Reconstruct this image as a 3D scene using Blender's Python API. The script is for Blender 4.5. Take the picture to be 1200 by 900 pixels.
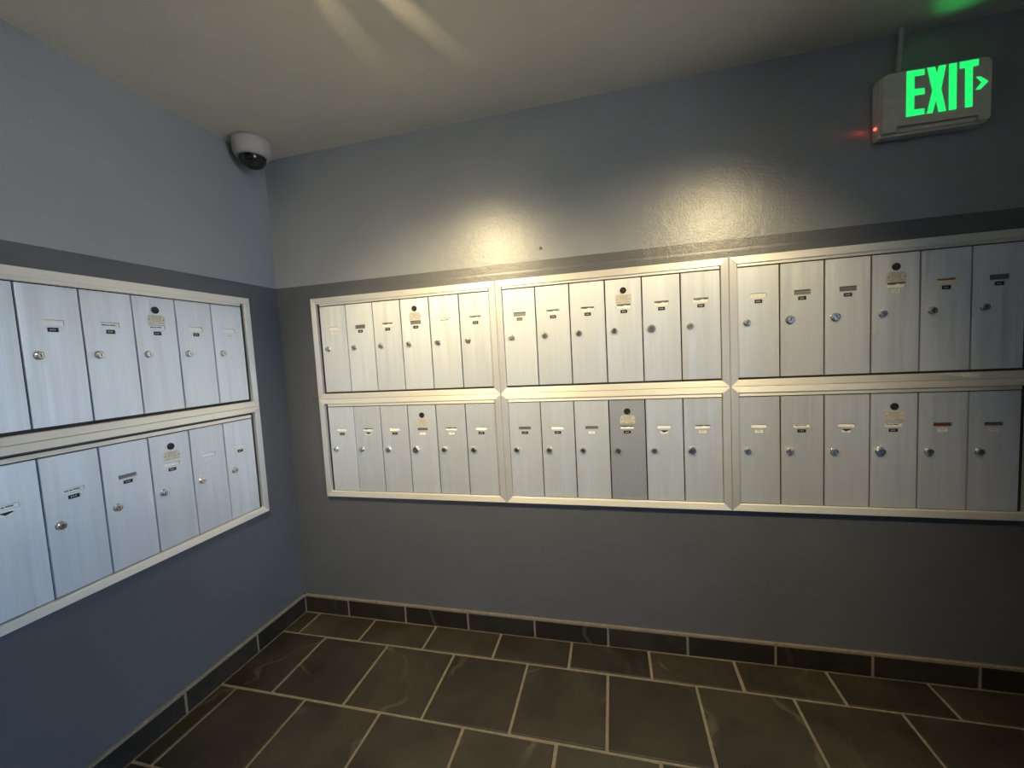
import bpy, bmesh, math, random
from mathutils import Vector, Matrix

for o in list(bpy.data.objects):
    bpy.data.objects.remove(o, do_unlink=True)
SC = bpy.context.scene
COL = SC.collection
S = 0.146            # metres per mailbox door width; all lengths below are in door widths
rnd = random.Random(7)

# ------------------------------------------------------------------ camera
cam = bpy.data.cameras.new('camera')
cam.sensor_fit = 'HORIZONTAL'
cam.sensor_width = 36.0
cam.lens = 477.858 / 1200 * 36.0
cam.clip_start = 0.02
co = bpy.data.objects.new('camera', cam)
COL.objects.link(co)
_r = Vector((0.970169, 0.236403, -0.053716))
_u = Vector((0.035107, 0.082238, 0.995994))
_f = Vector((-0.239874, 0.968169, -0.071486))
M = Matrix((_r, _u, -_f)).transposed().to_4x4()
M.translation = Vector((11.2739, -12.0984, 8.963)) * S
co.matrix_world = M
SC.camera = co

# ------------------------------------------------------------------ world, light, exposure
SKY_COL = (0.31, 0.58, 1.0)
SKY_STR = 12.0
SUN_STR = 105.0
LAMP_COL = (1.0, 0.80, 0.45)
# ceiling track heads: position (x, y), aim (x, y, z), spot watts, cone in degrees, lens emission
LAMPS = [((6.05, -8.30), (7.5, 0.0, 3.8), 112.0, 95, 42.0), ((16.11, -8.85), (11.6, 0.0, 4.6), 90.0, 87, 9.0),
         ((1.6, -20.5), (3.2, 0.0, 7.4), 92.0, 50, 12.0)]  # last head is an added lamp, warming the left of the back wall
# vent spill of the first head: azimuth from +y (radians), elevation, watts, cone
SPILL = [(0.37, 10.2, 22.0, 9.5), (0.02, 10.2, 7.0, 11.5)]
SC.view_settings.view_transform = 'Standard'
SC.view_settings.look = 'None'
SC.view_settings.gamma = 1.0
SC.view_settings.use_curve_mapping = False
SC.view_settings.exposure = 0.1

w = bpy.data.worlds.new('daylight')
SC.world = w
w.use_nodes = True
wn = w.node_tree
wn.nodes.clear()
wo = wn.nodes.new('ShaderNodeOutputWorld')
wb = wn.nodes.new('ShaderNodeBackground')
wb.inputs[0].default_value = (*SKY_COL, 1)
wb.inputs[1].default_value = SKY_STR
wn.links.new(wb.outputs[0], wo.inputs[0])

# the entrance opening in the right wall, past the added shade wall, where the daylight comes in
XR = 31.0
DY0, DY1, DZ1 = -21.5, -11.5, 14.2
pl = bpy.data.lights.new('entrance_daylight_portal', 'AREA')
pl.shape = 'RECTANGLE'
pl.size = (DY1 - DY0) * S
pl.size_y = DZ1 * S
pl.cycles.is_portal = True
po = bpy.data.objects.new('entrance_daylight_portal', pl)
COL.objects.link(po)
po.location = Vector((XR + 0.9, (DY0 + DY1) / 2, DZ1 / 2)) * S
po.rotation_euler = (math.radians(90), 0, math.radians(90))      # emits along -x

# sun from behind the building: it reaches only the pavement out in front of the entrance
sn = bpy.data.lights.new('sun', 'SUN')
sn.energy = SUN_STR
sn.color = (1.0, 0.93, 0.80)
sn.angle = math.radians(0.5)
sno = bpy.data.objects.new('sun', sn)
COL.objects.link(sno)
sno.rotation_euler = Vector((math.cos(math.radians(52)), 0.15, -math.sin(math.radians(52)))).to_track_quat('-Z', 'Y').to_euler()

# ------------------------------------------------------------------ node helpers, materials
class NT:
    def __init__(self, name):
        m = bpy.data.materials.new(name)
        m.use_nodes = True
        self.m = m
        self.t = m.node_tree
        self.t.nodes.clear()
        self.out = self.n('OutputMaterial')
        self.p = self.n('BsdfPrincipled')
        self.l(self.p.outputs[0], self.out.inputs[0])

    def n(self, kind, **kw):
        nd = self.t.nodes.new('ShaderNode' + kind)
        for k, v in kw.items():
            setattr(nd, k, v)
        return nd

    def l(self, a, b):
        self.t.links.new(a, b)

    def set(self, **kw):
        for k, v in kw.items():
            i = self.p.inputs[k.replace('_', ' ')]
            i.default_value = (*v, 1) if isinstance(v, tuple) and len(v) == 3 and i.type == 'RGBA' else v

    def coords(self, scale=(1, 1, 1), space='Object', rand=False):
        tc = self.n('TexCoord')
        mp = self.n('Mapping')
        mp.inputs['Scale'].default_value = scale
        src = tc.outputs[space]
        if rand:
            oi = self.n('ObjectInfo')
            mu = self.n('Math', operation='MULTIPLY')
            mu.inputs[1].default_value = 57.0
            self.l(oi.outputs['Random'], mu.inputs[0])
            ad = self.n('VectorMath', operation='ADD')
            self.l(src, ad.inputs[0])
            self.l(mu.outputs[0], ad.inputs[1])
            src = ad.outputs[0]
        self.l(src, mp.inputs[0])
        return mp.outputs[0]

    def noise(self, vec, scale=5, detail=3, rough=0.5):
        nd = self.n('TexNoise')
        nd.inputs['Scale'].default_value = scale
        nd.inputs['Detail'].default_value = detail
        nd.inputs['Roughness'].default_value = rough
        self.l(vec, nd.inputs['Vector'])
        return nd.outputs['Fac']

    def ramp(self, fac, stops):
        nd = self.n('ValToRGB')
        e = nd.color_ramp.elements
        while len(e) < len(stops):
            e.new(0.5)
        for i, (pos, c) in enumerate(stops):
            e[i].position = pos
            e[i].color = (*c, 1) if len(c) == 3 else c
        self.l(fac, nd.inputs[0])
        return nd.outputs[0]

    def bump(self, h, strength=0.2, dist=0.002, prev=None):
        nd = self.n('Bump')
        nd.inputs['Strength'].default_value = strength
        nd.inputs['Distance'].default_value = dist
        self.l(h, nd.inputs['Height'])
        if prev is not None:
            self.l(prev, nd.inputs['Normal'])
        return nd.outputs[0]

    def norm(self, o):
        self.l(o, self.p.inputs['Normal'])


def plain(name, col, rough=0.5, metal=0.0, vary=0.06, scale=40, **kw):
    k = NT(name)
    k.set(Roughness=rough, Metallic=metal, **kw)
    f = k.noise(k.coords(), scale, 3)
    a = tuple(c * (1 - vary) for c in col)
    b = tuple(min(1, c * (1 + vary)) for c in col)
    k.l(k.ramp(f, [(0.3, a), (0.7, b)]), k.p.inputs['Base Color'])
    return k.m


def paint(name, col, rough):
    """rolled wall paint: orange-peel relief under a semi-gloss film"""
    k = NT(name)
    v = k.coords()
    k.l(k.ramp(k.noise(v, 3.5, 4), [(0.3, tuple(c * 0.95 for c in col)), (0.7, tuple(c * 1.04 for c in col))]),
        k.p.inputs['Base Color'])
    k.set(Roughness=rough, Specular_IOR_Level=0.9)
    b1 = k.bump(k.noise(v, 170, 2), 0.6, 0.0012)
    b2 = k.bump(k.noise(v, 30, 2), 0.22, 0.004, b1)
    k.norm(b2)
    return k.m


def brushed(name, col, rough, grain, aniso=0.7, wave=0.0, metal=0.6):
    """brushed aluminium; grain 'x' along the object's x, 'z' along its z"""
    k = NT(name)
    sc = (2.5, 40, 900) if grain == 'x' else (900, 40, 2.5)
    v = k.coords(sc, rand=True)
    f = k.noise(v, 1.0, 3, 0.6)
    oi = k.n('ObjectInfo')
    hv = k.n('HueSaturation')
    mr = k.n('MapRange')
    mr.inputs['To Min'].default_value = 0.93
    mr.inputs['To Max'].default_value = 1.06
    k.l(oi.outputs['Random'], mr.inputs[0])
    k.l(mr.outputs[0], hv.inputs['Value'])
    k.l(k.ramp(f, [(0.3, tuple(c * 0.93 for c in col)), (0.7, tuple(min(1, c * 1.05) for c in col))]), hv.inputs['Color'])
    k.l(hv.outputs[0], k.p.inputs['Base Color'])
    k.set(Metallic=metal, Roughness=rough, Anisotropic=aniso)
    tv = k.n('CombineXYZ')
    tv.inputs[0].default_value = 0.0 if grain == 'x' else 1.0
    tv.inputs[2].default_value = 1.0 if grain == 'x' else 0.0
    vt = k.n('VectorTransform', vector_type='VECTOR', convert_from='OBJECT', convert_to='WORLD')
    k.l(tv.outputs[0], vt.inputs[0])
    k.l(vt.outputs[0], k.p.inputs['Tangent'])
    b = k.bump(f, 0.10, 0.0004)
    if wave:
        wv = k.coords((9, 1, 0.8), rand=True)
        b = k.bump(k.noise(wv, 2.0, 1.5), wave, 0.02, b)
    k.norm(b)
    return k.m


def slate(name, c0, c1, rough=0.5, spec=0.5):
    k = NT(name)
    v = k.coords((1, 1, 1), rand=True)
    oi = k.n('ObjectInfo')
    mr = k.n('MapRange')
    mr.inputs['To Min'].default_value = 0.72
    mr.inputs['To Max'].default_value = 1.25
    k.l(oi.outputs['Random'], mr.inputs[0])
    big = k.noise(v, 5.0, 6, 0.62)
    hv = k.n('HueSaturation')
    k.l(mr.outputs[0], hv.inputs['Value'])
    k.l(k.ramp(big, [(0.28, c0), (0.72, c1)]), hv.inputs['Color'])
    k.set(Roughness=rough, Specular_IOR_Level=spec)
    st = k.coords((1, 0.35, 1), rand=True)
    # pale mineral veins and scuffs that belong to the stone
    wv = k.n('TexWave')
    wv.inputs['Scale'].default_value = 1.1
    wv.inputs['Distortion'].default_value = 9.0
    wv.inputs['Detail'].default_value = 4.0
    wv.inputs['Detail Scale'].default_value = 1.2
    k.l(k.coords((0.8, 1.6, 1), rand=True), wv.inputs['Vector'])
    vein = k.ramp(wv.outputs['Fac'], [(0.984, (0, 0, 0)), (0.998, (1, 1, 1))])
    mask = k.ramp(k.noise(v, 4.0, 2), [(0.48, (0, 0, 0)), (0.62, (0.55, 0.55, 0.55))])
    mm = k.n('Math', operation='MULTIPLY')
    k.l(vein, mm.inputs[0])
    k.l(mask, mm.inputs[1])
    mx = k.n('Mix', data_type='RGBA')
    k.l(mm.outputs[0], mx.inputs['Factor'])
    k.l(hv.outputs[0], mx.inputs['A'])
    mx.inputs['B'].default_value = (*[c * 2.4 for c in c1], 1)
    k.l(mx.outputs['Result'], k.p.inputs['Base Color'])
    b = k.bump(k.noise(st, 9, 5, 0.6), 0.5, 0.006)
    k.norm(k.bump(k.noise(v, 120, 3), 0.3, 0.001, b))
    return k.m


def glow(name, col, strength):
    k = NT(name)
    k.set(Base_Color=tuple(c * 0.5 for c in col), Emission_Color=col, Emission_Strength=strength, Roughness=0.4)
    return k.m


MT = dict(
    wall_light=paint('light_grey_wall_paint', (0.265, 0.282, 0.30), 0.315),
    wall_dark=paint('dark_grey_wall_paint', (0.085, 0.091, 0.102), 0.34),
    ceiling=paint('ceiling_paint', (0.70, 0.65, 0.54), 0.42),
    door=brushed('brushed_aluminium_door', (0.73, 0.765, 0.80), 0.50, 'z', 0.6, 0.45),
    door_dull=brushed('dull_aluminium_door', (0.44, 0.46, 0.48), 0.52, 'z', 0.6),
    rail=brushed('brushed_aluminium_rail', (0.95, 0.92, 0.85), 0.52, 'x', 0.62, 0.0, 0.62),
    side=brushed('brushed_aluminium_side_rail', (0.72, 0.71, 0.69), 0.46, 'z', 0.7),
    cabinet=plain('dark_cabinet_interior', (0.03, 0.03, 0.03), 0.7, 0.3),
    chrome=plain('nickel_lock', (0.62, 0.60, 0.57), 0.24, 1.0),
    keyway=plain('dark_keyway', (0.02, 0.02, 0.02), 0.5),
    black=plain('blackened_brass_lock', (0.03, 0.028, 0.024), 0.35, 0.4),
    recess=plain('grey_slot_back', (0.20, 0.20, 0.19), 0.5, 0.6),
    card=plain('white_name_card', (0.86, 0.85, 0.80), 0.7),
    yellow_card=plain('yellowed_card', (0.80, 0.72, 0.50), 0.7),
    red_card=plain('dark_red_card', (0.16, 0.035, 0.03), 0.6),
    ink=plain('dark_ink', (0.05, 0.05, 0.055), 0.6),
    plate=plain('black_number_plate', (0.012, 0.012, 0.013), 0.4),
    sticker=plain('silver_cream_sticker', (0.62, 0.58, 0.48), 0.42, 0.25),
    sticker_ink=plain('faded_sticker_print', (0.22, 0.20, 0.17), 0.6),
    slate=slate('slate_floor_tile', (0.010, 0.0086, 0.0058), (0.038, 0.032, 0.022), 0.55, 0.4),
    slate_dark=slate('slate_skirting_tile', (0.009, 0.008, 0.0065), (0.027, 0.022, 0.016), 0.8, 0.2),
    grout=plain('sanded_grout', (0.165, 0.143, 0.108), 0.9, 0, 0.18, 60),
    plastic=plain('off_white_plastic', (0.66, 0.63, 0.55), 0.45),
    plastic_face=plain('sign_face_plastic', (0.66, 0.62, 0.53), 0.5),
    housing=plain('white_camera_housing', (0.38, 0.37, 0.355), 0.4),
    smoke=plain('smoked_dome_plastic', (0.020, 0.019, 0.016), 0.12),
    lens=plain('camera_lens', (0.01, 0.01, 0.012), 0.05),
    conduit=plain('painted_conduit', (0.46, 0.44, 0.40), 0.5),
    exit_green=glow('exit_letter_green', (0.015, 1.0, 0.17), 1.0),
    exit_leak=glow('exit_top_diffuser_green', (0.02, 1.0, 0.2), 0.02),
    red_led=glow('red_pilot_lamp', (1.0, 0.10, 0.06), 3.0),
    lamp=glow('warm_lamp_lens', LAMP_COL, 220.0),
    concrete=plain('pavement_concrete', (0.36, 0.33, 0.28), 0.9, 0, 0.1, 12),
    trim=plain('dark_bronze_door_trim', (0.06, 0.055, 0.05), 0.4, 0.5),
)

# ------------------------------------------------------------------ mesh helpers (units: door widths)
def V(*a):
    return Vector(a) * S


def link(o, parent=None):
    COL.objects.link(o)
    if parent is not None:
        o.parent = parent
    return o


def obj(name, bm, mats, parent=None, loc=(0, 0, 0), smooth=False):
    me = bpy.data.meshes.new(name)
    bmesh.ops.recalc_face_normals(bm, faces=bm.faces[:])
    bm.to_mesh(me)
    bm.free()
    for m in (mats if isinstance(mats, (list, tuple)) else [mats]):
        me.materials.append(m)
    if smooth:
        for q in me.polygons:
            q.use_smooth = True
    o = bpy.data.objects.new(name, me)
    o.location = Vector(loc) * S
    return link(o, parent)


def inst(src, name=None, parent=None, loc=(0, 0, 0)):
    o = src.copy()
    o.name = name or src.name.split('.')[0]
    o.location = Vector(loc) * S
    COL.objects.link(o)
    o.parent = parent
    return o


def empty(name, loc, rz=0.0):
    o = bpy.data.objects.new(name, None)
    o.empty_display_size = 0.05
    o.location = Vector(loc) * S
    o.rotation_euler = (0, 0, rz)
    return link(o)


def tag(o, label, cat, group=None):
    o['label'] = label
    o['category'] = cat
    if group:
        o['group'] = group
    return o


def struct(o, label=None):
    o['kind'] = 'structure'
    if label:
        o['label'] = label
    return o


def box(bm, x0, x1, y0, y1, z0, z1, mi=0, bev=0.0):
    vs = [bm.verts.new(V(x, y, z)) for x in (x0, x1) for y in (y0, y1) for z in (z0, z1)]
    fs = [bm.faces.new([vs[i] for i in q]) for q in
          ((0, 1, 3, 2), (4, 6, 7, 5), (0, 4, 5, 1), (2, 3, 7, 6), (0, 2, 6, 4), (1, 5, 7, 3))]
    for f in fs:
        f.material_index = mi
    if bev:
        es = list({e for f in fs for e in f.edges})
        r = bmesh.ops.bevel(bm, geom=es, offset=bev * S, segments=1, affect='EDGES', profile=0.5)
        for f in r['faces']:
            f.material_index = mi
    return fs


def prism(bm, poly, y0, y1, mi=0, bev=0.0):
    """poly of (x, z) extruded from y0 (back) to y1 (front); front edges chamfered"""
    n = len(poly)
    b = [bm.verts.new(V(x, y0, z)) for x, z in poly]
    a = [bm.verts.new(V(x, y1, z)) for x, z in poly]
    fs = [bm.faces.new(b), bm.faces.new(a)]
    for i in range(n):
        j = (i + 1) % n
        fs.append(bm.faces.new((b[i], b[j], a[j], a[i])))
    for f in fs:
        f.material_index = mi
    if bev:
        es = [e for e in fs[1].edges]
        r = bmesh.ops.bevel(bm, geom=es, offset=bev * S, segments=2, affect='EDGES', profile=0.5)
        for f in r['faces']:
            f.material_index = mi
    return fs


def lathe(bm, prof, axis='y', seg=20, c=(0, 0, 0), mi=0):
    """prof: (radius, along); revolved about y (along = -y, towards the viewer) or z"""
    rings = []
    for r, t in prof:
        ring = []
        if r <= 1e-6:
            p = (c[0], c[1] - t, c[2]) if axis == 'y' else (c[0], c[1], c[2] + t)
            ring = [bm.verts.new(V(*p))]
        else:
            for i in range(seg):
                a = 2 * math.pi * i / seg
                if axis == 'y':
                    p = (c[0] + r * math.cos(a), c[1] - t, c[2] + r * math.sin(a))
                else:
                    p = (c[0] + r * math.cos(a), c[1] + r * math.sin(a), c[2] + t)
                ring.append(bm.verts.new(V(*p)))
        rings.append(ring)
    for A, B in zip(rings, rings[1:]):
        for i in range(seg):
            j = (i + 1) % seg
            q = [A[i % len(A)], A[j % len(A)], B[j % len(B)], B[i % len(B)]]
            q = list(dict.fromkeys(q))
            if len(q) >= 3:
                f = bm.faces.new(q)
                f.material_index = mi
    for R in (rings[0], rings[-1]):
        if len(R) > 2:
            f = bm.faces.new(R)
            f.material_index = mi


def tube(bm, pts, r, seg=10):
    rings = []
    for i, p in enumerate(pts):
        p = Vector(p)
        d = (Vector(pts[min(i + 1, len(pts) - 1)]) - Vector(pts[max(i - 1, 0)])).normalized()
        s = d.cross(Vector((0, 1, 0)))
        if s.length < 1e-3:
            s = d.cross(Vector((1, 0, 0)))
        s.normalize()
        t = d.cross(s)
        rings.append([bm.verts.new((p + (s * math.cos(2 * math.pi * k / seg) + t * math.sin(2 * math.pi * k / seg)) * r) * S)
                      for k in range(seg)])
    for A, B in zip(rings, rings[1:]):
        for i in range(seg):
            j = (i + 1) % seg
            bm.faces.new((A[i], A[j], B[j], B[i]))
    bm.faces.new(rings[0])
    bm.faces.new(rings[-1])


BM = bmesh.new

# ------------------------------------------------------------------ room shell
H = 15.98            # ceiling height
YF = -24.0
WZ = 11.69           # paint line
T = 0.8


def wall_profile(bm, x0, x1, ledge):
    """two-tone wall along x with its face at y=0; the dark lower paint may carry a faint step in the plaster"""
    prof = [(0, 0.0), (0, WZ), (0, H), (T, H), (T, 0.0)]
    if ledge:
        prof = [(-0.008, 0.0), (-0.008, 11.385), (0.0, 11.445), (0, WZ), (0, H), (T, H), (T, 0.0)]
    n = len(prof)
    A = [bm.verts.new(V(x0, y, z)) for y, z in prof]
    B = [bm.verts.new(V(x1, y, z)) for y, z in prof]
    bm.faces.new(A)
    bm.faces.new(B)
    for i in range(n):
        j = (i + 1) % n
        f = bm.faces.new((A[i], A[j], B[j], B[i]))
        if max(prof[i][1], prof[j][1]) <= WZ + 1e-6 and prof[i][0] <= 0 and prof[j][0] <= 0:
            f.material_index = 1


bm = BM()
wall_profile(bm, -T, XR + T, True)
struct(obj('wall_back', bm, [MT['wall_light'], MT['wall_dark']]))
WB = bpy.data.objects['wall_back']
for px, pz, pr in ((9.36, 12.03, 0.045), (7.62, 11.98, 0.022)):
    bm = BM()
    lathe(bm, [(pr, 0), (pr * 0.8, pr * 0.35), (pr * 0.4, pr * 0.6), (0, pr * 0.65)], 'y', 12)
    obj('paint_drip', bm, MT['wall_light'], WB, (px, 0, pz), smooth=True)
bm = BM()
wall_profile(bm, YF, 0, False)
wl = struct(obj('wall_left', bm, [MT['wall_light'], MT['wall_dark']]))
wl.rotation_euler = (0, 0, math.pi / 2)
bm = BM()
box(bm, XR, XR + T, DY1, T, 0, H)
box(bm, XR, XR + T, YF - T, DY0, 0, H)
box(bm, XR, XR + T, DY0, DY1, DZ1, H)
struct(obj('wall_right', bm, MT['wall_light']))
bm = BM()
box(bm, -T, XR + T, YF - T, YF, 0, H)
struct(obj('wall_front', bm, MT['wall_light']))
bm = BM()
wall_profile(bm, 0, 8.0, False)
wi = struct(obj('wall_added_shade', bm, [MT['wall_light'], MT['wall_dark']], loc=(21.5, 0, 0)))  # unseen return wall, added to shade the right end from the daylight
wi.rotation_euler = (0, 0, -math.pi / 2)
bm = BM()
box(bm, -T, XR + T, YF - T, T, H, H + 0.6)
struct(obj('ceiling', bm, MT['ceiling']))
bm = BM()
box(bm, XR + 0.1, XR + 0.7, DY0, DY0 + 0.35, 0, DZ1)
box(bm, XR + 0.1, XR + 0.7, DY1 - 0.35, DY1, 0, DZ1)
box(bm, XR + 0.1, XR + 0.7, DY0 + 0.35, DY1 - 0.35, DZ1 - 0.35, DZ1)
struct(obj('trim_1', bm, MT['trim']))
bm = BM()
box(bm, XR + T, 130, -90, 60, -0.5, -0.12)
struct(obj('ground', bm, MT['concrete']))

# floor: a grout bed with every slate tile on it
bm = BM()
box(bm, -T, XR + T, YF - T, T, -0.5, 0.0)
floor = struct(obj('floor', bm, MT['grout']))
P = 2.262
G = 0.04
BT = 0.10            # skirting depth


def floor_tile(x0, x1, y0, y1):
    if x1 - x0 < 0.12:
        return
    j = lambda: rnd.uniform(-0.012, 0.012)
    bm = BM()
    h = 0.022 + rnd.uniform(0, 0.012)
    low = [(x0 + G + j(), y0 + G + j()), (x1 - G + j(), y0 + G + j()), (x1 - G + j(), y1 - G + j()), (x0 + G + j(), y1 - G + j())]
    cx, cy = (x0 + x1) / 2, (y0 + y1) / 2
    A = [bm.verts.new(V(x - cx, y - cy, -0.02)) for x, y in low]
    B = [bm.verts.new(V(x - cx, y - cy, h - 0.012)) for x, y in low]
    Cv = []
    for x, y in low:
        d = Vector((x - cx, y - cy, 0))
        s = 0.018
        Cv.append(bm.verts.new(V(d.x - math.copysign(s, d.x), d.y - math.copysign(s, d.y), h + rnd.uniform(-0.003, 0.003))))
    bm.faces.new(Cv)
    bm.faces.new(A)
    for k in range(4):
        l = (k + 1) % 4
        bm.faces.new((A[k], A[l], B[l], B[k]))
        bm.faces.new((B[k], B[l], Cv[l], Cv[k]))
    obj('tile', bm, MT['slate'], floor, (cx, cy, 0))


rows = [(-BT, -1.205, 0.72)]
y = -1.205
k = 0
offs = [1.81, 0.68]
while y > YF + 0.2:
    y2 = max(y - 2.262, YF)
    rows.append((y, y2, offs[k % 2]))
    y = y2
    k += 1
for (ya, yb, off) in rows:
    x = BT
    nx = off
    while x < XR - 0.05:
        floor_tile(x, min(nx, XR), yb, ya)
        x = nx
        nx += P

# skirting: slate tiles in a grout bed
def skirting(name, joints, length, rz, flip):
    bm = BM()
    box(bm, 0, length, -BT + 0.012, 0.0, 0, 0.64, bev=0.008)
    b = struct(obj(name, bm, MT['grout']))
    b.rotation_euler = (0, 0, rz)
    x = 0.0 if not flip else None
    for a, c in zip(joints, joints[1:]):
        bm = BM()
        wv = [rnd.uniform(-0.006, 0.006) for _ in range(4)]
        w2 = c - a
        prism(bm, [(0.035 + wv[0], 0.03), (w2 - 0.035 + wv[1], 0.03), (w2 - 0.035 + wv[2], 0.572 + wv[3]), (0.035 + wv[3], 0.575 + wv[0])],
              -BT + 0.02, -BT - 0.008, bev=0.01)
        obj('tile', bm, MT['slate_dark'], b, (a, 0, 0))
    return b


skirting('baseboard_back', [BT, 1.89, 4.12, 6.38, 8.61, 10.87, 13.11, 15.37, 17.64, 19.9, 22.16, 24.42, 26.68, 28.94, XR], XR, 0, False)
ls = [24.0 - q for q in (24.0, 22.32, 20.06, 17.8, 15.54, 13.28, 11.1, 8.95, 6.70, 4.43, 2.18, 0.1)]
sl = skirting('baseboard_left', ls, 24.0, math.pi / 2, True)
sl.location = V(0, -24.0, 0)

# ------------------------------------------------------------------ mailbox parts
DOOR_Y = -0.06       # depth of the door's back; its face is 0.05 further out
FACE = -0.115
UH = 2.905           # upper door height
LH = 2.918


def door_mesh(h, name_box, num_box):
    """door leaf, origin at its lower left corner, with the two label windows cut through to a shallow back"""
    bm = BM()
    w0, w1, b = 0.016, 0.984, 0.007
    z0, z1 = 0.012, h - 0.012
    nx0, nx1, nt, nb = name_box
    ux0, ux1, ut, ub = num_box
    xs = sorted({w0 + b, w1 - b, nx0, nx1, ux0, ux1})
    zs = sorted({z0 + b, z1 - b, h - nt, h - nb, h - ut, h - ub})
    cache = {}

    def vert(x, y, z):
        key = (round(x, 5), round(y, 5), round(z, 5))
        if key not in cache:
            cache[key] = bm.verts.new(V(x, y, z))
        return cache[key]

    def quad(pts, mi=0):
        f = bm.faces.new([vert(*p) for p in pts])
        f.material_index = mi
    for xa, xb in zip(xs, xs[1:]):
        for za, zb in zip(zs, zs[1:]):
            mx, mz = (xa + xb) / 2, (za + zb) / 2
            d = h - mz
            if (nx0 < mx < nx1 and nt < d < nb) or (ux0 < mx < ux1 and ut < d < ub):
                continue
            quad([(xa, FACE, za), (xb, FACE, za), (xb, FACE, zb), (xa, FACE, zb)])
    for (a0, a1, t, bt2) in (name_box, num_box):
        q = [(a0, h - bt2), (a1, h - bt2), (a1, h - t), (a0, h - t)]
        for i in range(4):
            j = (i + 1) % 4
            quad([(q[i][0], FACE, q[i][1]), (q[j][0], FACE, q[j][1]), (q[j][0], FACE + 0.034, q[j][1]), (q[i][0], FACE + 0.034, q[i][1])], 0)
        quad([(x, FACE + 0.034, z) for x, z in q], 1)
    # chamfered rim and edges
    inn = [(w0 + b, z0 + b), (w1 - b, z0 + b), (w1 - b, z1 - b), (w0 + b, z1 - b)]
    out = [(w0, z0), (w1, z0), (w1, z1), (w0, z1)]
    for i in range(4):
        j = (i + 1) % 4
        # split the long rim edges to follow the grid so that the mesh stays closed
        if i % 2 == 0:
            ps = [x for x in xs] if i == 0 else [x for x in reversed(xs)]
            line = [(x, inn[i][1]) for x in ps]
        else:
            ps = [z for z in zs] if i == 1 else [z for z in reversed(zs)]
            line = [(inn[i][0], z) for z in ps]
        f = [vert(p[0], FACE, p[1]) for p in line] + [vert(out[j][0], FACE + 0.012, out[j][1]), vert(out[i][0], FACE + 0.012, out[i][1])]
        bm.faces.new(f)
        quad([(out[i][0], FACE + 0.012, out[i][1]), (out[j][0], FACE + 0.012, out[j][1]), (out[j][0], DOOR_Y, out[j][1]), (out[i][0], DOOR_Y, out[i][1])])
    quad([(x, DOOR_Y, z) for x, z in out])
    return bm


NAME_U, NUM_U = (0.325, 0.698, 0.705, 0.828), (0.418, 0.602, 0.867, 0.962)
NAME_L, NUM_L = (0.308, 0.680, 0.750, 0.842), (0.392, 0.592, 0.890, 0.976)
KNOB_U, KNOB_L = (0.236, 1.44), (0.216, 1.46)


def lock_mesh(r):
    bm = BM()
    lathe(bm, [(r * 1.12, 0.0), (r * 1.12, 0.012), (r, 0.022), (r, 0.062), (r * 0.86, 0.078), (r * 0.62, 0.08), (r * 0.58, 0.072), (0, 0.072)], 'y', 22)
    k = len(bm.faces)
    box(bm, -r * 0.10, r * 0.10, -0.0765, -0.07, -r * 0.42, r * 0.42, 1)
    return bm


def arrow_lock_mesh():
    bm = BM()
    lathe(bm, [(0.088, 0.0), (0.088, 0.016), (0.078, 0.024), (0.062, 0.022), (0.055, 0.012), (0, 0.012)], 'y', 22)
    lathe(bm, [(0.034, 0.01), (0.034, 0.020), (0.0, 0.021)], 'y', 14, mi=1)
    return bm


def sticker_mesh(worn):
    """plate with rivets, a printed box and lines; width 0.42, height 0.24, centred"""
    bm = BM()
    if worn:
        poly = [(-0.21, -0.115), (0.205, -0.12), (0.21, 0.05), (0.15, 0.118), (0.04, 0.10), (-0.03, 0.12), (-0.16, 0.115), (-0.21, 0.03)]
    else:
        poly = [(-0.205, -0.12), (0.205, -0.12), (0.21, -0.11), (0.21, 0.11), (0.205, 0.12), (-0.205, 0.12), (-0.21, 0.11), (-0.21, -0.11)]
    prism(bm, poly, 0.0, -0.008)
    yb, yf = -0.0075, -0.0100
    for sx in (-1, 1):
        lathe(bm, [(0.016, 0.0075), (0.016, 0.012), (0, 0.014)], 'y', 10, (sx * 0.165, 0, -0.01), 1)
    for (x0, x1, z0, z1) in ((-0.09, 0.09, 0.05, 0.058), (-0.09, 0.09, -0.048, -0.04), (-0.09, -0.082, -0.04, 0.05), (0.082, 0.09, -0.04, 0.05),
                             (-0.055, 0.06, 0.0, 0.012), (-0.12, 0.13, 0.080, 0.087), (-0.17, -0.06, -0.094, -0.084), (0.02, 0.17, -0.096, -0.086)):
        box(bm, x0, x1, yf, yb, z0, z1, 1)
    return bm


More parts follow.
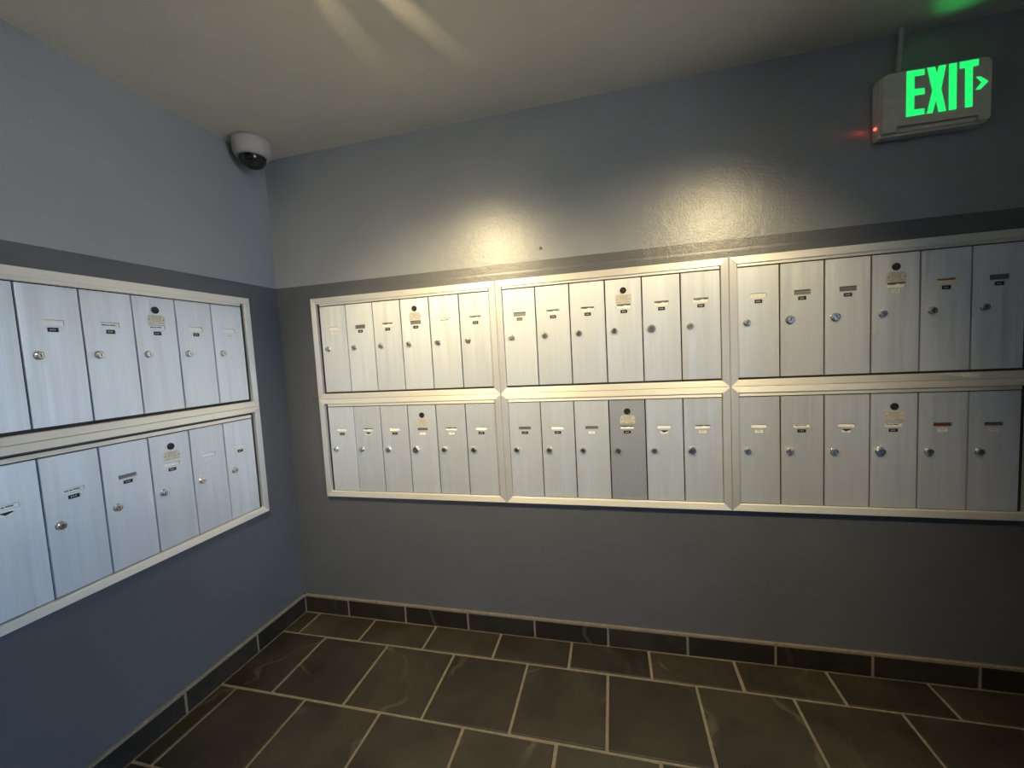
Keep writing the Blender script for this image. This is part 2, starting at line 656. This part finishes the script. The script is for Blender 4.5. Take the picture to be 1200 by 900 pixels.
def card_mesh(kind, nb):
    """what is in the name window: full card, torn remnant, printed or slipped card. Origin at the window's upper left"""
    x0, x1, t, b = nb
    wd, ht = x1 - x0, b - t
    bm = BM()
    if kind in 'wp':
        poly = [(0.006, -ht + 0.004), (wd - 0.006, -ht + 0.004), (wd - 0.006, -0.012), (0.006, -0.008)]
    elif kind == 't':
        poly = [(0.006, -ht + 0.004), (wd - 0.006, -ht + 0.004), (wd - 0.006, -ht * 0.38), (wd * 0.78, -ht * 0.45), (wd * 0.62, -ht * 0.30),
                (wd * 0.4, -ht * 0.5), (0.03, -ht * 0.42), (0.006, -ht * 0.30)]
    elif kind == 'y':
        poly = [(-0.045, -ht - 0.012), (wd * 0.86, -ht - 0.008), (wd + 0.05, -ht * 0.55), (wd + 0.035, 0.03), (wd * 0.9, -ht * 0.4), (0.02, -ht * 0.35), (-0.04, 0.008)]
    elif kind == 'r':
        poly = [(0.01, -ht + 0.01), (wd * 0.9, -ht + 0.006), (wd * 0.95, -ht * 0.4), (wd * 0.5, -ht * 0.2), (0.01, -0.02)]
    if kind == 'y':
        prism(bm, poly, FACE - 0.001, FACE - 0.006)
    else:
        prism(bm, poly, FACE + 0.033, FACE + 0.016)
    if kind == 'p':
        for a, c, z in ((0.10, 0.30, -0.45), (0.34, 0.46, -0.47), (0.50, 0.80, -0.44)):
            box(bm, wd * a, wd * c, FACE + 0.0135, FACE + 0.017, ht * z - 0.014, ht * z + 0.008, 1)
    return bm


def plate_mesh(kind, ub):
    """number plate in the lower window; three pale marks too small to read"""
    x0, x1, t, b = ub
    wd, ht = x1 - x0, b - t
    bm = BM()
    y0, y1 = FACE + 0.033, FACE + 0.012
    if kind == 'h':
        prism(bm, [(0.004, -ht + 0.004), (wd - 0.004, -ht + 0.004), (wd - 0.004, -0.03), (wd * 0.45, -ht * 0.75), (0.004, -0.012)], y0, y1, 1)
        prism(bm, [(0.01, -0.006), (wd - 0.006, -0.006), (wd - 0.006, -0.05), (wd * 0.45, -ht * 0.8)], y0, y1 + 0.004, 0)
    else:
        prism(bm, [(0.004, -ht + 0.004), (wd - 0.004, -ht + 0.004), (wd - 0.004, -0.004), (0.004, -0.004)], y0, y1)
    if kind != 'h':
        for i in range(3):
            a = wd * (0.27 + 0.18 * i)
            z = -ht * 0.5
            box(bm, a, a + wd * 0.08, y1 - 0.002, y1 + 0.002, z - ht * 0.12, z + ht * 0.12, 1)
    return bm


protos = {}


def get(key, fn, name, mats, smooth=False):
    if key not in protos:
        bm = fn()
        me = bpy.data.meshes.new(name)
        bmesh.ops.recalc_face_normals(bm, faces=bm.faces[:])
        bm.to_mesh(me)
        bm.free()
        for m in mats:
            me.materials.append(m)
        protos[key] = me
    return protos[key]


def part(key, fn, name, mats, parent, loc):
    o = bpy.data.objects.new(name, get(key, fn, name, mats))
    o.location = Vector(loc) * S
    return link(o, parent)


FY0, FY1 = -0.034, -0.165
SW, MH = 0.195, 0.172    # face widths of the trim: outer rails and sides, and the halves that meet between the two rows


def trim_rails(root, x0, x1, z0, z1, c0, c1):
    """mitred aluminium trim around one row; c0 / c1 are the face heights of the bottom / top rail"""
    g = 0.005
    A, B, C, D = (x0 + g, z0 + g), (x1 - g, z0 + g), (x1 - g, z1 - g), (x0 + g, z1 - g)
    a, b, c, d = (x0 + SW, z0 + c0), (x1 - SW, z0 + c0), (x1 - SW, z1 - c1), (x0 + SW, z1 - c1)
    res = {}
    for nm, poly, m in (('top_rail', [D, d, c, C], 'rail'), ('bottom_rail', [A, B, b, a], 'rail'),
                        ('side_rail', [A, a, d, D], 'side'), ('side_rail', [B, C, c, b], 'side')):
        # a hair of clearance along the mitres
        bm = BM()
        prism(bm, poly, FY0, FY1, bev=0.008)
        res[nm] = obj(nm, bm, MT[m], root)
    return res


def scrap(parent, pts):
    bm = BM()
    prism(bm, pts, FY1 + 0.001, FY1 - 0.004)
    o = obj('tape_scrap', bm, MT['card'], parent)
    o['label'] = 'torn scrap of white tape'


def mailbox_unit(loc, rz, upper, spec, ext, label, big=(), dull=(), worn=True):
    """six doors in a row behind one header strip, inside a mitred trim frame; origin at the doors' lower left
       on the wall.  spec: per door a pair name-window / number-window; ext: left, right, bottom, top of the trim"""
    h = UH if upper else LH
    root = empty('mailbox_unit', loc, rz)
    tag(root, label, 'mailbox', 'banks of six apartment mailboxes')
    yb = -0.002
    bm = BM()
    box(bm, -0.10, 6.10, DOOR_Y + 0.004, yb, -0.06, h + 0.12)
    obj('cabinet', bm, MT['cabinet'], root)
    bm = BM()
    box(bm, 0.02, 5.98, -0.13, DOOR_Y - 0.002, h + 0.014, h + 0.105, bev=0.006)
    obj('header_strip', bm, MT['rail'], root)
    x0, x1, z0, z1 = ext[0] - (loc[0] if rz == 0 else loc[1]), ext[1] - (loc[0] if rz == 0 else loc[1]), ext[2] - loc[2], ext[3] - loc[2]
    root_rails = trim_rails(root, x0, x1, z0, z1, MH if upper else SW, SW if upper else MH)
    nb, ub, kb = (NAME_U, NUM_U, KNOB_U) if upper else (NAME_L, NUM_L, KNOB_L)
    sfx = 'u' if upper else 'l'
    for i, (nk, uk) in enumerate(spec):
        d = part('door' + sfx, lambda: door_mesh(h, nb, ub), 'door', [MT['door'], MT['recess']], root, (i, 0, 0))
        if i in dull:
            d.material_slots[0].link = 'OBJECT'
            d.material_slots[0].material = MT['door_dull']
            d['label'] = 'darker grey door'
        r = 'big' if i in big else 'std'
        lk = part('lock' + r, lambda: lock_mesh(0.098 if r == 'big' else 0.080), 'lock', [MT['chrome'], MT['keyway']], d,
                  (kb[0], FACE, h - kb[1]))
        lk.rotation_euler = (0, rnd.uniform(-0.5, 0.5), 0)
        if nk != 'e':
            m = {'y': MT['yellow_card'], 'r': MT['red_card']}.get(nk, MT['card'])
            part('card' + nk + sfx, lambda: card_mesh(nk, nb), 'name_card', [m, MT['ink']], d, (nb[0], 0, h - nb[2]))
        if uk != 'e':
            mats = [MT['card'], MT['ink']] if uk == 'w' else [MT['plate'], MT['card']]
            part('plate' + uk + sfx, lambda: plate_mesh(uk, ub), 'number_plate', mats, d, (ub[0], 0, h - ub[2]))
        if i == 3:
            a = part('arrow', arrow_lock_mesh, 'carrier_lock', [MT['black'], MT['keyway']], d, (0.505, FACE, h - 0.333))
            a['label'] = 'black round carrier lock'
            s = part('sticker%d' % worn, lambda: sticker_mesh(worn), 'sticker', [MT['sticker'], MT['sticker_ink']], d, (0.51, FACE, h - 0.565))
            s['label'] = 'faded printed sticker'
    return root_rails


# z levels of the bands of doors
ZU, ZL = 8.014, 4.592
M1, M2, M3 = 1.745, 8.136, 14.521
Q = math.pi / 2
YL = -1.61 - 6.0     # left wall row starts here
XA, XB, XC, XD = 1.46, 7.942, 14.328, 20.80      # trim edges along the back wall
ZT, ZM, ZB = 11.20, 7.795, 4.385
mailbox_unit((M1, 0, ZU), 0, True, ['ww', 'eb', 'tb', 'eb', 'pw', 'tb'], (XA, XB, ZM, ZT),
             'upper row of six silver mailbox doors on the back wall, nearest the room corner')
mailbox_unit((M1, 0, ZL), 0, False, ['wb', 'th', 'wb', 'ew', 'tw', 'wb'], (XA, XB, ZB, ZM),
             'lower row of six silver mailbox doors on the back wall, nearest the room corner', big=(3,))
mailbox_unit((M2, 0, ZU), 0, True, ['ee', 'tb', 'tb', 'tb', 'tb', 'tb'], (XB, XC, ZM, ZT),
             'upper row of six mailbox doors in the middle of the back wall, lit warm cream', big=(4,), worn=False)
mailbox_unit((M2, 0, ZL), 0, False, ['eb', 'wb', 'ew', 'tb', 'wh', 'tw'], (XB, XC, ZB, ZM),
             'lower row in the middle of the back wall with one darker grey mailbox door', big=(5,), dull=(3,))
r3 = mailbox_unit((M3, 0, ZU), 0, True, ['wb', 'eb', 'eb', 'tw', 'yb', 'eb'], (XC, XD, ZM, ZT),
                  'upper row of six mailbox doors on the back wall below the exit sign', big=(1, 2))
r4 = mailbox_unit((M3, 0, ZL), 0, False, ['ww', 'pb', 'wh', 'pb', 'rw', 'ew'], (XC, XD, ZB, ZM),
                  'lower row of six dim mailbox doors at the right end of the back wall', big=(3,), worn=False)
mailbox_unit((0, YL, ZU - 0.02), Q, True, ['wb', 'wb', 'pb', 'pb', 'wb', 'ww'], (-7.90, -1.32, ZM - 0.04, ZT - 0.01),
             'upper row of bluish silver mailbox doors on the left wall')
r8 = mailbox_unit((0, YL, ZL - 0.10), Q, False, ['ph', 'pb', 'eb', 'wb', 'ww', 'wb'], (-7.90, -1.32, ZB - 0.105, ZM - 0.04),
                  'lower row of bluish silver mailbox doors on the left wall')


def sh(pts, dx, dz):
    return [(x - dx, z - dz) for x, z in pts]


scrap(r3['bottom_rail'], sh([(19.35, 7.86), (19.66, 7.855), (19.74, 7.90), (19.60, 7.895), (19.55, 7.935), (19.30, 7.93)], M3, ZU))
scrap(r3['bottom_rail'], sh([(19.10, 7.925), (19.26, 7.925), (19.26, 7.945), (19.12, 7.95)], M3, ZU))
scrap(r4['top_rail'], sh([(17.02, 7.635), (17.18, 7.632), (17.19, 7.655), (17.05, 7.66)], M3, ZL))
scrap(r8['top_rail'], sh([(-4.66, 7.60), (-4.40, 7.60), (-4.38, 7.622), (-4.64, 7.63)], YL, ZL - 0.10))
scrap(r8['top_rail'], sh([(-2.22, 7.60), (-2.02, 7.595), (-2.0, 7.62), (-2.2, 7.625)], YL, ZL - 0.10))

# ------------------------------------------------------------------ exit sign
ex = empty('exit_sign', (17.55, -0.03, 13.57))
tag(ex, 'off-white exit sign with glowing green letters and right arrow, high on back wall', 'exit sign')
X0, Z0 = 17.55, 13.57
bm = BM()                                # back housing
ww_, hh_ = 2.06, 1.38
c = 0.09


def rounded(x0, x1, z0, z1, rb, rt, n=5):
    pts = []
    for cx, cz, r, a0 in ((x0 + rb, z0 + rb, rb, 180), (x1 - rb, z0 + rb, rb, 270), (x1 - rt, z1 - rt, rt, 0), (x0 + rt, z1 - rt, rt, 90)):
        pts += [(cx + r * math.cos(math.radians(a0 + 90 * i / n)), cz + r * math.sin(math.radians(a0 + 90 * i / n))) for i in range(n + 1)]
    return pts


prism(bm, rounded(0, ww_, 0, hh_, 0.05, 0.13), 0.0, -0.24, bev=0.02)
obj('housing', bm, MT['plastic'], ex)
bm = BM()                                # front cover, notched along its lower edge
e = 0.03
poly = [(e + 0.02, 0.05), (0.28, 0.045), (0.295, 0.19), (1.83, 0.16), (1.845, 0.035)] + \
    rounded(e, ww_ - e, 0.035, hh_ - e, 0.05, 0.11)[6:] + [(e, 0.08)]
prism(bm, poly, -0.24, -0.36, bev=0.018)
obj('face_cover', bm, MT['plastic_face'], ex)
bm = BM()
box(bm, 0.31, 1.82, -0.30, -0.24, 0.05, 0.13, bev=0.01)
obj('lower_bar', bm, MT['plastic'], ex)


def glyph(name, poly):
    bm = BM()
    prism(bm, [(x - X0, z - Z0) for x, z in poly], -0.355, -0.366)
    o = obj(name, bm, MT['exit_green'], ex)
    o['label'] = 'glowing green ' + ('arrow pointing right' if name == 'arrow' else 'letter')


zt, zb = 14.90, 13.91
glyph('letter', [(18.02, zb), (18.365, zb + 0.005), (18.365, zb + 0.13), (18.17, zb + 0.135), (18.17, 14.35), (18.36, 14.35), (18.36, 14.48), (18.17, 14.495),
                 (18.165, 14.77), (18.355, 14.766), (18.358, zt - 0.005), (18.02, zt + 0.01)])
glyph('letter', [(18.412, zb), (18.52, zb), (18.578, 14.18), (18.63, zb), (18.772, zb), (18.672, 14.395), (18.753, zt), (18.622, zt), (18.587, 14.745),
                 (18.548, zt), (18.405, zt), (18.508, 14.395)])
glyph('letter', [(18.818, zb), (18.957, zb), (18.948, zt), (18.806, zt)])
glyph('letter', [(19.115, zb), (19.247, zb), (19.235, 14.757), (19.338, 14.76), (19.341, zt), (19.0, zt), (19.0, 14.757), (19.10, 14.757)])
glyph('arrow', [(19.296, 14.526), (19.381, 14.52), (19.52, 14.39), (19.381, 14.25), (19.296, 14.256), (19.40, 14.392)])
bm = BM()                                # pilot lamp on the left side
lathe(bm, [(0.03, 0), (0.03, 0.03), (0.02, 0.045), (0, 0.05)], 'z', 10)
o = obj('pilot_lamp', bm, MT['red_led'], ex, (0.0, -0.14, 0.27))
o.rotation_euler = (0, -Q, 0)
o['label'] = 'small lit red pilot lamp'
bm = BM()                                # light pipe on top
box(bm, 0.5, 1.55, -0.22, -0.10, hh_ - 0.01, hh_ + 0.02)
o = obj('top_diffuser', bm, MT['exit_leak'], ex)

sp = bpy.data.lights.new('exit_sign_uplight', 'SPOT')
sp.energy = 0.38
sp.color = (0.03, 1.0, 0.2)
sp.spot_size = math.radians(76)
sp.spot_blend = 1.0
sp.shadow_soft_size = 0.02
so = bpy.data.objects.new('exit_sign_uplight', sp)
link(so)
so.location = V(18.55, -0.36, 15.0)
so.rotation_euler = (Vector((18.85, -1.05, 15.98)) - Vector((18.55, -0.36, 15.0))).to_track_quat('-Z', 'Y').to_euler()
sp = bpy.data.lights.new('pilot_lamp_glow', 'SPOT')
sp.energy = 0.22
sp.color = (1.0, 0.05, 0.03)
sp.spot_size = math.radians(46)
sp.spot_blend = 1.0
sp.shadow_soft_size = 0.003
so = bpy.data.objects.new('pilot_lamp_glow', sp)
link(so)
so.location = V(17.53, -0.05, 13.87)
so.rotation_euler = (Vector((16.7, -0.015, 13.88)) - Vector((17.53, -0.05, 13.87))).to_track_quat('-Z', 'Y').to_euler()

bm = BM()
tube(bm, [(0, 0, 0), (0.005, 0, 0.12), (0.02, 0.0, 0.3), (0.06, 0, H - 14.95)], 0.052, 10)
o = obj('conduit', bm, MT['conduit'], None, (17.98, -0.17, 14.95))
tag(o, 'thin painted conduit from the ceiling down to the exit sign', 'pipe')

# ------------------------------------------------------------------ dome camera
dc = empty('dome_camera', (0.70, -1.20, H))
tag(dc, 'white dome security camera with smoked dome in the ceiling corner', 'camera')
bm = BM()
lathe(bm, [(0.535, 0.0), (0.535, -0.10), (0.525, -0.32), (0.50, -0.43), (0.45, -0.52), (0.385, -0.54), (0.37, -0.49)], 'z', 40)
obj('housing', bm, MT['housing'], dc, smooth=True)
bm = BM()
prof = [(0.38, -0.48)] + [(0.375 * math.cos(a), -0.52 - 0.33 * math.sin(a)) for a in [i * Q / 10 for i in range(10)]] + [(0, -0.85)]
lathe(bm, prof, 'z', 40)
o = obj('dome', bm, MT['smoke'], dc, smooth=True)
bm = BM()
lathe(bm, [(0.10, 0.0), (0.10, 0.03), (0.07, 0.035), (0.0, 0.02)], 'y', 18)
o = obj('lens', bm, MT['lens'], dc, (0.18, -0.30, -0.62))
o.rotation_euler = (math.radians(25), 0, math.radians(32))

# ------------------------------------------------------------------ ceiling spotlights (behind the photographer's field of view; the third is added)
for k, ((lx, ly), aim, watts, cone, lens_w) in enumerate(LAMPS):
    r0 = empty('ceiling_spotlight', (lx, ly, H))
    tag(r0, ('dark ceiling spotlight aimed at the left half of the back wall', 'dark ceiling spotlight aimed at the right half of the back wall',
             'added unseen ceiling spotlight near the front wall, warming the back wall')[k], 'light', 'ceiling spotlights')
    bm = BM()
    lathe(bm, [(0.42, 0), (0.42, -0.10), (0.36, -0.14), (0, -0.14)], 'z', 28)
    obj('canopy', bm, MT['trim'], r0)
    d = (Vector(aim) - Vector((lx, ly, H - 0.62))).normalized()
    q = d.to_track_quat('-Z', 'Y')
    bm = BM()
    lathe(bm, [(0, 0.62), (0.30, 0.60), (0.44, 0.45), (0.48, -0.12), (0.45, -0.12), (0.42, -0.02), (0, -0.02)], 'z', 28)
    hd = obj('lamp_head', bm, MT['trim'], r0, (0, 0, -0.62))
    hd.rotation_euler = q.to_euler()
    bm = BM()
    lathe(bm, [(0.415, -0.03), (0.40, -0.07), (0.2, -0.10), (0, -0.11)], 'z', 28)
    lm = MT['lamp'].copy()
    lm.node_tree.nodes['Principled BSDF'].inputs['Emission Strength'].default_value = lens_w
    ln = obj('lens', bm, lm, hd, smooth=True)
    sp = bpy.data.lights.new('ceiling_spot', 'SPOT')
    sp.energy = watts
    sp.color = LAMP_COL
    sp.spot_size = math.radians(cone)
    sp.spot_blend = 1.0
    sp.shadow_soft_size = 0.06 if k < 2 else 0.16
    so = bpy.data.objects.new('ceiling_spot', sp)
    link(so)
    so.location = (Vector((lx, ly, H - 0.62)) + d * 0.55) * S
    so.rotation_euler = q.to_euler()
    for az, el, pw, cn in (SPILL if k == 0 else ()):     # light leaking from the head's vents along the ceiling
        sp = bpy.data.lights.new('spot_vent_spill', 'SPOT')
        sp.energy = pw
        sp.color = LAMP_COL
        sp.spot_size = math.radians(cn)
        sp.spot_blend = 1.0
        sp.shadow_soft_size = 0.008
        so = bpy.data.objects.new('spot_vent_spill', sp)
        link(so)
        so.location = (Vector((lx, ly, H - 0.62)) + Vector((0.02, 0.58, -0.02))) * S
        e_ = math.radians(el)
        so.rotation_euler = Vector((math.sin(az) * math.cos(e_), math.cos(az) * math.cos(e_), math.sin(e_))).to_track_quat('-Z', 'Y').to_euler()
